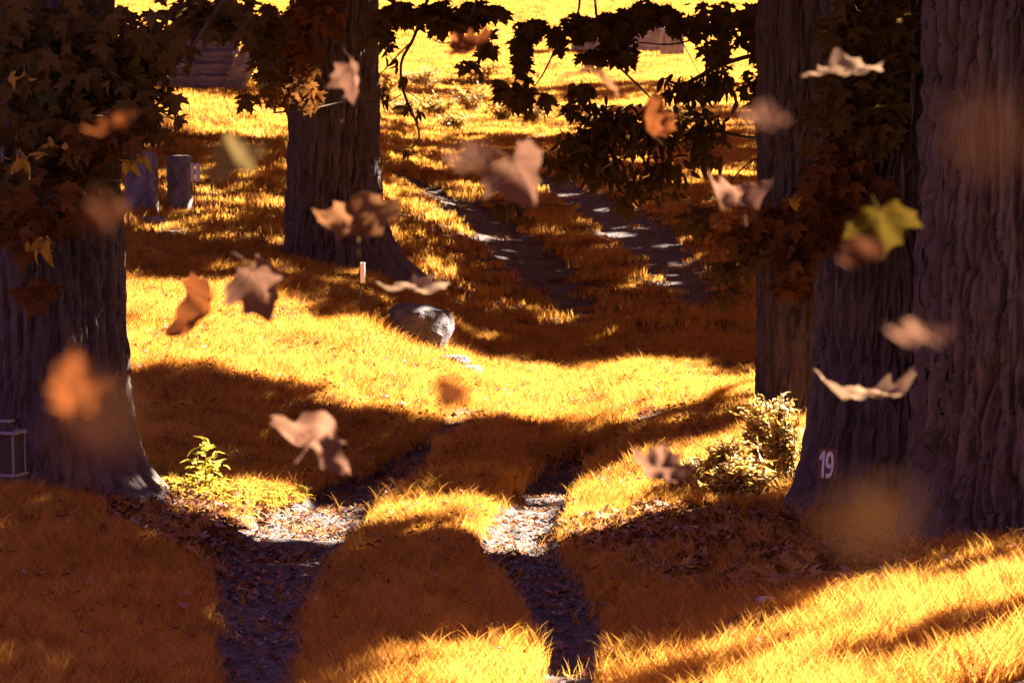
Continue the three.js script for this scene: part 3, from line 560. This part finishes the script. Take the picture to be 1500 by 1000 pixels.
function stake(name, label, px, py, D, hpx, plates, lean = 0, dark = false) {
  const p = at(px, py, D), k = D / F, t = thing(name, label, 'marker', p); t.rotation.z = lean;
  part('post', new THREE.CylinderGeometry(0.009, 0.011, hpx * k + 0.2, 8).translate(0, hpx * k / 2 - 0.1, 0), std(lin(0.05, 0.035, 0.03)), t);
  for (const [dx, y0, w, h] of plates) part('plate', new RoundedBoxGeometry(w * k, h * k, 0.014, 2, 0.004).translate(dx * k, (y0 + h / 2) * k, 0.014), std(dark ? lin(0.13, 0.08, 0.075) : lin(0.8, 0.76, 0.76), { roughness: 0.6 }), t);
  return t;
}
stake('plot_marker', 'white two part plot marker on a thin post beside the plain gravestone', 285, 330, 35.8, 90, [[-2.5, 64, 5, 27], [5.5, 64, 6.5, 27]]);
stake('plot_marker', 'single white plot marker on a dark post above the large boulder', 528, 452, 29, 68, [[3.5, 38, 7, 30]]);
stake('plot_marker', 'dark leaning board on a stake at the foot of the far shaded trunk', 1103, 632, 22.0, 40, [[2, 14, 13, 36]], -0.12, true);
function rockGeo(sx, sy, sz, seed) { const g = new THREE.IcosahedronGeometry(1, 5), p = g.attributes.position; for (let i = 0; i < p.count; i++) { const v = V(p.getX(i), p.getY(i), p.getZ(i)), d = 1 + 0.22 * fbm(v.x * 1.1 + seed, v.y * 1.1, v.z * 1.1) + 0.05 * nz(v.x * 5 + seed, v.y * 5, v.z * 5); v.multiplyScalar(d); if (v.y > 0.6) v.y = 0.6 + (v.y - 0.6) * 0.3; p.setXYZ(i, v.x * sx, v.y * sy, v.z * sz); } g.computeVertexNormals(); const u = g.attributes.uv; for (let i = 0; i < p.count; i++) u.setXY(i, p.getX(i) * 1.5 + p.getZ(i), p.getY(i) * 1.5); return g; }
const rockMat = std(lin(0.16, 0.14, 0.15), { map: stoneTex, bumpMap: stoneBump, bumpScale: 0.02 });
function rock(label, px, py, D, sx, sy, sz, seed, m = rockMat, group) { const o = part('boulder', rockGeo(sx, sy, sz, seed), m); o.position.copy(at(px, py, D)); o.position.y = H(o.position.x, o.position.z) + sy * 0.55; tag(o, label, 'rock', group); return o; }
rock('large rounded boulder half sunk in the bright grass bank', 614, 480, 29.3, 0.45, 0.36, 0.42, 3).rotation.z = -0.12;
rock('small flat stone beside the large boulder', 664, 502, 28.7, 0.2, 0.12, 0.2, 5);
rock('low stone at the downhill end of the boulders', 688, 514, 28.5, 0.16, 0.1, 0.18, 8.3);
for (const [px, py, s] of [[421, 399, 0.07], [262, 445, 0.04], [330, 436, 0.04], [562, 588, 0.05], [588, 600, 0.06], [630, 648, 0.05]]) { const p = G(px, py), o = part('stone', rockGeo(s, s * 0.6, s, px), MAT.stone); o.position.copy(p).add(V(0, 0.05, 0)); tag(o, 'small pale stone lying in the bright grass', 'stone', 'pale stones in the grass'); }
{ const p = G(1122, 892), o = part('stone', rockGeo(0.065, 0.05, 0.05, 4), std(lin(0.6, 0.55, 0.56), { bumpMap: stoneBump, bumpScale: 0.01 })); o.position.copy(p).add(V(0, 0.04, 0)); tag(o, 'whitish stone among brown leaves below the massive trunk', 'stone'); }

// number plate on the dark trunk
const font = await new FontLoader().loadAsync('fonts/droid/droid_sans_bold.typeface.json');
{
  const t = thing('number_plate', 'brown plate with the raised pale number 19 on the dark trunk', 'sign', at(1211, 703, 17.05)); t.rotation.y = -0.38; t.rotation.z = -0.05;
  const k = 17.05 / F, w = 27 * k, h = 47 * k;
  part('plate', new RoundedBoxGeometry(w, h, 0.02, 2, 0.008).translate(0, h / 2, 0), std(lin(0.12, 0.06, 0.035), { roughness: 0.7 }), t);
  part('frame', new RoundedBoxGeometry(w * 0.12, h * 0.98, 0.03, 2, 0.004).translate(w * 0.47, h / 2, 0), std(lin(0.17, 0.08, 0.04), { roughness: 0.6 }), t);
  const white = std(lin(0.75, 0.7, 0.78), { roughness: 0.4 });
  ['1', '9'].forEach((c, i) => { const g = new TextGeometry(c, { font, size: 1, depth: 0.1, curveSegments: 6 }); g.computeBoundingBox(); const b = g.boundingBox; g.translate(-b.min.x, -b.min.y, 0); g.scale((i ? 0.46 : 0.3) * w / (b.max.x - b.min.x), 0.84 * h / (b.max.y - b.min.y), 0.1); g.translate((i ? -0.08 : -0.44) * w, 0.08 * h, 0.008); part('numeral', g, white, t); });
}
{ // grave lantern beside the left trunk
  const D = 16.6, k = D / F, t = thing('grave_lantern', 'small dark box lantern with pale metal edges beside the shaded maple', 'lantern', at(14, 694, D)); t.rotation.y = -0.35;
  const w = 0.15, h = 0.29, edge = std(lin(0.22, 0.17, 0.17), { roughness: 0.5, metalness: 0.3 }), dark = std(lin(0.05, 0.03, 0.025), { roughness: 0.85 });
  for (const sx of [-1, 1]) for (const sz of [-1, 1]) part('post', new RoundedBoxGeometry(0.014, h, 0.014, 1, 0.003).translate(sx * w / 2, h / 2, sz * w / 2), edge, t);
  part('body', new THREE.BoxGeometry(w - 0.012, h - 0.01, w - 0.012).translate(0, h / 2, 0), dark, t);
  part('base', new RoundedBoxGeometry(w + 0.04, 0.02, w + 0.04, 2, 0.005).translate(0, 0.0, 0), edge, t);
  const lid = part('lid', new RoundedBoxGeometry(w + 0.035, 0.022, w + 0.035, 2, 0.006).translate(0, h + 0.012, 0), edge, t);
  part('cap', new RoundedBoxGeometry(w * 0.6, 0.06, w * 0.6, 2, 0.006).translate(-0.03, h + 0.055, 0), dark, lid);
  part('cap_edge', new RoundedBoxGeometry(w * 0.66, 0.012, w * 0.66, 2, 0.004).translate(-0.03, h + 0.09, 0), edge, lid);
}
// fallen sticks
function stick(label, pts, r, m) { const l = pts.map(([px, py, up = 0.03]) => G(px, py).add(V(0, up, 0))), b = l[0].clone(), o = part('fallen_stick', tubeGeo(l.map((p) => p.clone().sub(b)), r, r * 0.5), m); o.position.copy(b); tag(o, label, 'stick'); }
const pale = std(lin(0.4, 0.33, 0.3)), darkWood = std(lin(0.09, 0.06, 0.05));
stick('pale fallen stick lying at the shade edge below the sunlit shrub', [[988, 780], [1015, 779], [1045, 782], [1062, 784]], 0.018, pale);
stick('thin brown fallen stick in the shaded litter by the right track', [[928, 798], [950, 797], [985, 805], [1005, 806]], 0.012, std(lin(0.15, 0.09, 0.07)));
stick('dark crooked twig in the bright grass below the massive trunk', [[1055, 945, 0.04], [1070, 934, 0.1], [1085, 932, 0.12], [1098, 930, 0.13]], 0.012, darkWood);
stick('pale bent stick among the leaves of the left bank', [[195, 712, 0.06], [240, 715, 0.06], [275, 722, 0.05]], 0.012, pale);
stick('dark thin twig behind the tall weed', [[345, 678, 0.1], [355, 688, 0.05], [360, 696, 0.03]], 0.012, darkWood);
// larger single leaves on the ground below the right trunks
{
  const m = [leafy(lin(0.24, 0.1, 0.03), 0.2), leafy(lin(0.3, 0.15, 0.07), 0.2), leafy(lin(0.4, 0.22, 0.05), 0.3)];
  for (let i = 0; i < 46; i++) { const px = i < 30 ? 1150 + gauss() * 80 : R(880, 1300), py = i < 30 ? 850 + gauss() * 34 - (px - 1150) * 0.12 : 850 + gauss() * 40, p = G(px, py), o = part('fallen_leaf', mapleGeos[i % 3], m[i % 3]); o.position.copy(p).add(V(0, 0.05, 0)); o.rotation.set(-1.2 + gauss() * 0.7, R(0, 6.28), gauss() * 0.6, 'YXZ'); o.scale.setScalar(R(0.1, 0.17)); tag(o, 'brown maple leaf lying in the litter below the right trunks', 'leaf', 'fallen leaves below the right trunks'); }
}

// ------------------------------------------------------------------ leaves falling through the air
const roll = (k, fold, tw = 0) => (x, y) => { const yy = y - 0.4, a = yy * k; return [x, k ? Math.sin(a) / k : yy, (k ? (1 - Math.cos(a)) / k : 0) + fold * Math.abs(x) + tw * x * yy]; };
const rollX = (k, fold, tw = 0) => (x, y) => { const yy = y - 0.4, a = x * k; return [k ? Math.sin(a) / k : x, yy, (k ? (1 - Math.cos(a)) / k : 0) + fold * yy * yy + tw * x * yy]; };
const C = { tan: lin(0.115, 0.048, 0.02), pink: lin(0.12, 0.056, 0.035), rust: lin(0.12, 0.034, 0.01), pale: lin(0.17, 0.1, 0.062), olive: lin(0.06, 0.036, 0.005), sage: lin(0.15, 0.1, 0.035), brown: lin(0.085, 0.03, 0.014) };
// px, py, size in pixels, depth, bend, tilt, turn in the picture, sideways turn, colour, label
const falling = [
  [685, 70, 50, 5.5, roll(1.2, 0.35), -48, 32, 15, 'rust', 'orange brown folded leaf in the air beside the dark hanging maple leaves'],
  [520, 118, 52, 5.5, roll(0.6, 0.5), 10, 195, 55, 'pink', 'tan leaf falling upright in front of the furrowed grey trunk'],
  [875, 108, 66, 5.2, rollX(-1.5, 0.2), -80, -24, 0, 'tan', 'arched tan leaf falling among the dark oval leaf sprays'],
  [945, 168, 54, 5.5, roll(1.2, 0.9), 20, 16, 70, 'rust', 'narrow folded orange leaf falling among the dark oval leaf sprays'],
  [1235, 102, 74, 5.2, rollX(0.2, 0.4, 0.4), -70, 8, 0, 'pale', 'pale flat leaf falling before the black shade above the number plate'],
  [1120, 172, 52, 1.9, roll(0.6, 0.2), -40, -8, 0, 'pink', 'blurred pinkish leaf in front of the far shaded trunk'],
  [692, 232, 58, 1.9, roll(0.6, 0.2), -45, 0, 0, 'pink', 'blurred tan leaf over the lane on the hill'],
  [768, 262, 74, 4.6, roll(0.9, 0.5, 0.4), 25, -145, 25, 'pink', 'crumpled pinkish maple leaf over the lane on the hill'],
  [1083, 280, 72, 5.4, rollX(1.6, -0.5), -62, -4, 0, 'pink', 'curled cupped tan leaf beside the far shaded trunk'],
  [342, 235, 76, 2.8, roll(0.5, 0.25), -35, 20, 0, 'sage', 'yellow green maple leaf falling beside the white plot marker'],
  [165, 187, 60, 2.7, roll(0.8, 0.3), -65, 20, 0, 'rust', 'blurred orange leaf streaking past the dark hanging maple crown'],
  [150, 312, 60, 1.7, roll(0.6, 0.2), -15, 20, 0, 'brown', 'round blurred brown leaf before the shaded maple trunk'],
  [525, 312, 84, 5.0, rollX(0.9, -0.3, 0.3), -48, 8, 0, 'tan', 'wide orange tan leaf with curled ends before the furrowed grey trunk'],
  [385, 422, 72, 5.0, roll(0.7, 0.4, 0.5), 10, 205, 30, 'pink', 'crumpled tan maple leaf over the bright bank'],
  [292, 467, 78, 5.6, roll(0.8, 0.6), -40, 98, 50, 'rust', 'folded orange brown leaf with a long stem over the bright bank'],
  [605, 421, 66, 5.4, rollX(0.3, 0.3, 0.3), -77, 2, 0, 'pale', 'flat pale leaf seen edge on above the large boulder'],
  [660, 577, 50, 1.9, roll(0.8, 0.3), -10, 150, 0, 'rust', 'blurred brown leaf over the bright grass crossing'],
  [465, 637, 92, 4.8, rollX(-0.8, 0), -62, -36, 0, 'pink', 'long drooping pinkish leaf above the left track'],
  [100, 560, 92, 1.5, roll(0.8, 0.3), 10, 8, 58, 'rust', 'tall blurred orange leaf before the shaded maple trunk'],
  [968, 684, 58, 4.8, roll(0.6, 0.4), -45, -15, 0, 'pink', 'pinkish brown leaf falling beside the sunlit shrub'],
  [1290, 332, 70, 4.2, roll(0.5, 0.25), -30, 190, 0, 'olive', 'olive yellow maple leaf falling before the dark trunks'],
  [1265, 373, 60, 2.2, roll(0.8, 0.3), -52, 20, 0, 'brown', 'blurred brown leaf under the olive yellow leaf'],
  [1345, 492, 80, 2.0, rollX(0.9, 0.2), -66, 0, 0, 'pink', 'blurred curved tan leaf before the massive brown trunk'],
  [1270, 578, 104, 5.2, rollX(1.3, 0.15, 0.1), -84, 4, 0, 'pale', 'pale crescent shaped leaf seen edge on above the number plate'],
  [140, 620, 95, 0.45, roll(0.6, 0.2), -20, 40, 0, 'brown', 'very blurred large brown leaf over the foot of the shaded maple'],
  [1268, 768, 95, 0.45, roll(0.6, 0.2), -35, 40, 0, 'tan', 'very blurred large tan leaf over the foot of the number plate trunk'],
  [1445, 190, 80, 0.4, roll(0.6, 0.2), 10, 10, 45, 'brown', 'very blurred large brown leaf across the massive trunk'],
];
const D2R = Math.PI / 180;
for (const [px, py, s, D, bend, tilt, turn, yaw, c, label] of falling) {
  const t = thing('falling_leaf', label, 'leaf', at(px, py, D));
  t.quaternion.setFromEuler(new THREE.Euler(PITCH, 0, 0)).multiply(new THREE.Quaternion().setFromEuler(new THREE.Euler(tilt * D2R, yaw * D2R, turn * D2R, 'ZYX')));
  t.scale.setScalar(s / F * D * (D > 3 ? 1.2 : 1));
  const wav = (x, y) => { const q = bend(x, y); q[2] += 0.05 * Math.sin(x * 11 + y * 4 + px) + 0.035 * Math.sin(y * 13 - x * 5 + py); return q; };
  const m = leafy(C[c], 0.3, { specularIntensity: 0 }), g = leafGeo(airHalf, 0.25, 4, wav);
  part('blade', g, m, t);
  const st = [0, -0.12, -0.28, -0.5].map((y, i) => { const q = wav(0.05 * i * Math.sin(px), y * (px === 292 ? 1.5 : 0.8) + 0.02); return V(q[0], q[1], q[2]); });
  part('stalk', tubeGeo(st, 0.014, 0.008, 5), leafy(C[c].clone().multiplyScalar(0.7), 0.1), t);
  const veins = []; for (const [vx, vy] of [[0, 0.98], [0.62, 0.4], [-0.62, 0.4], [0.3, -0.1], [-0.3, -0.1]]) veins.push(tubeGeo([0, 0.35, 0.7, 0.95].map((k) => { const q = wav(vx * k, vy * k + 0.01); return V(q[0], q[1], q[2]); }), 0.009, 0.004, 4));
  part('vein', mergeGeometries(veins), m, t);
}
renderer.render(scene, camera);
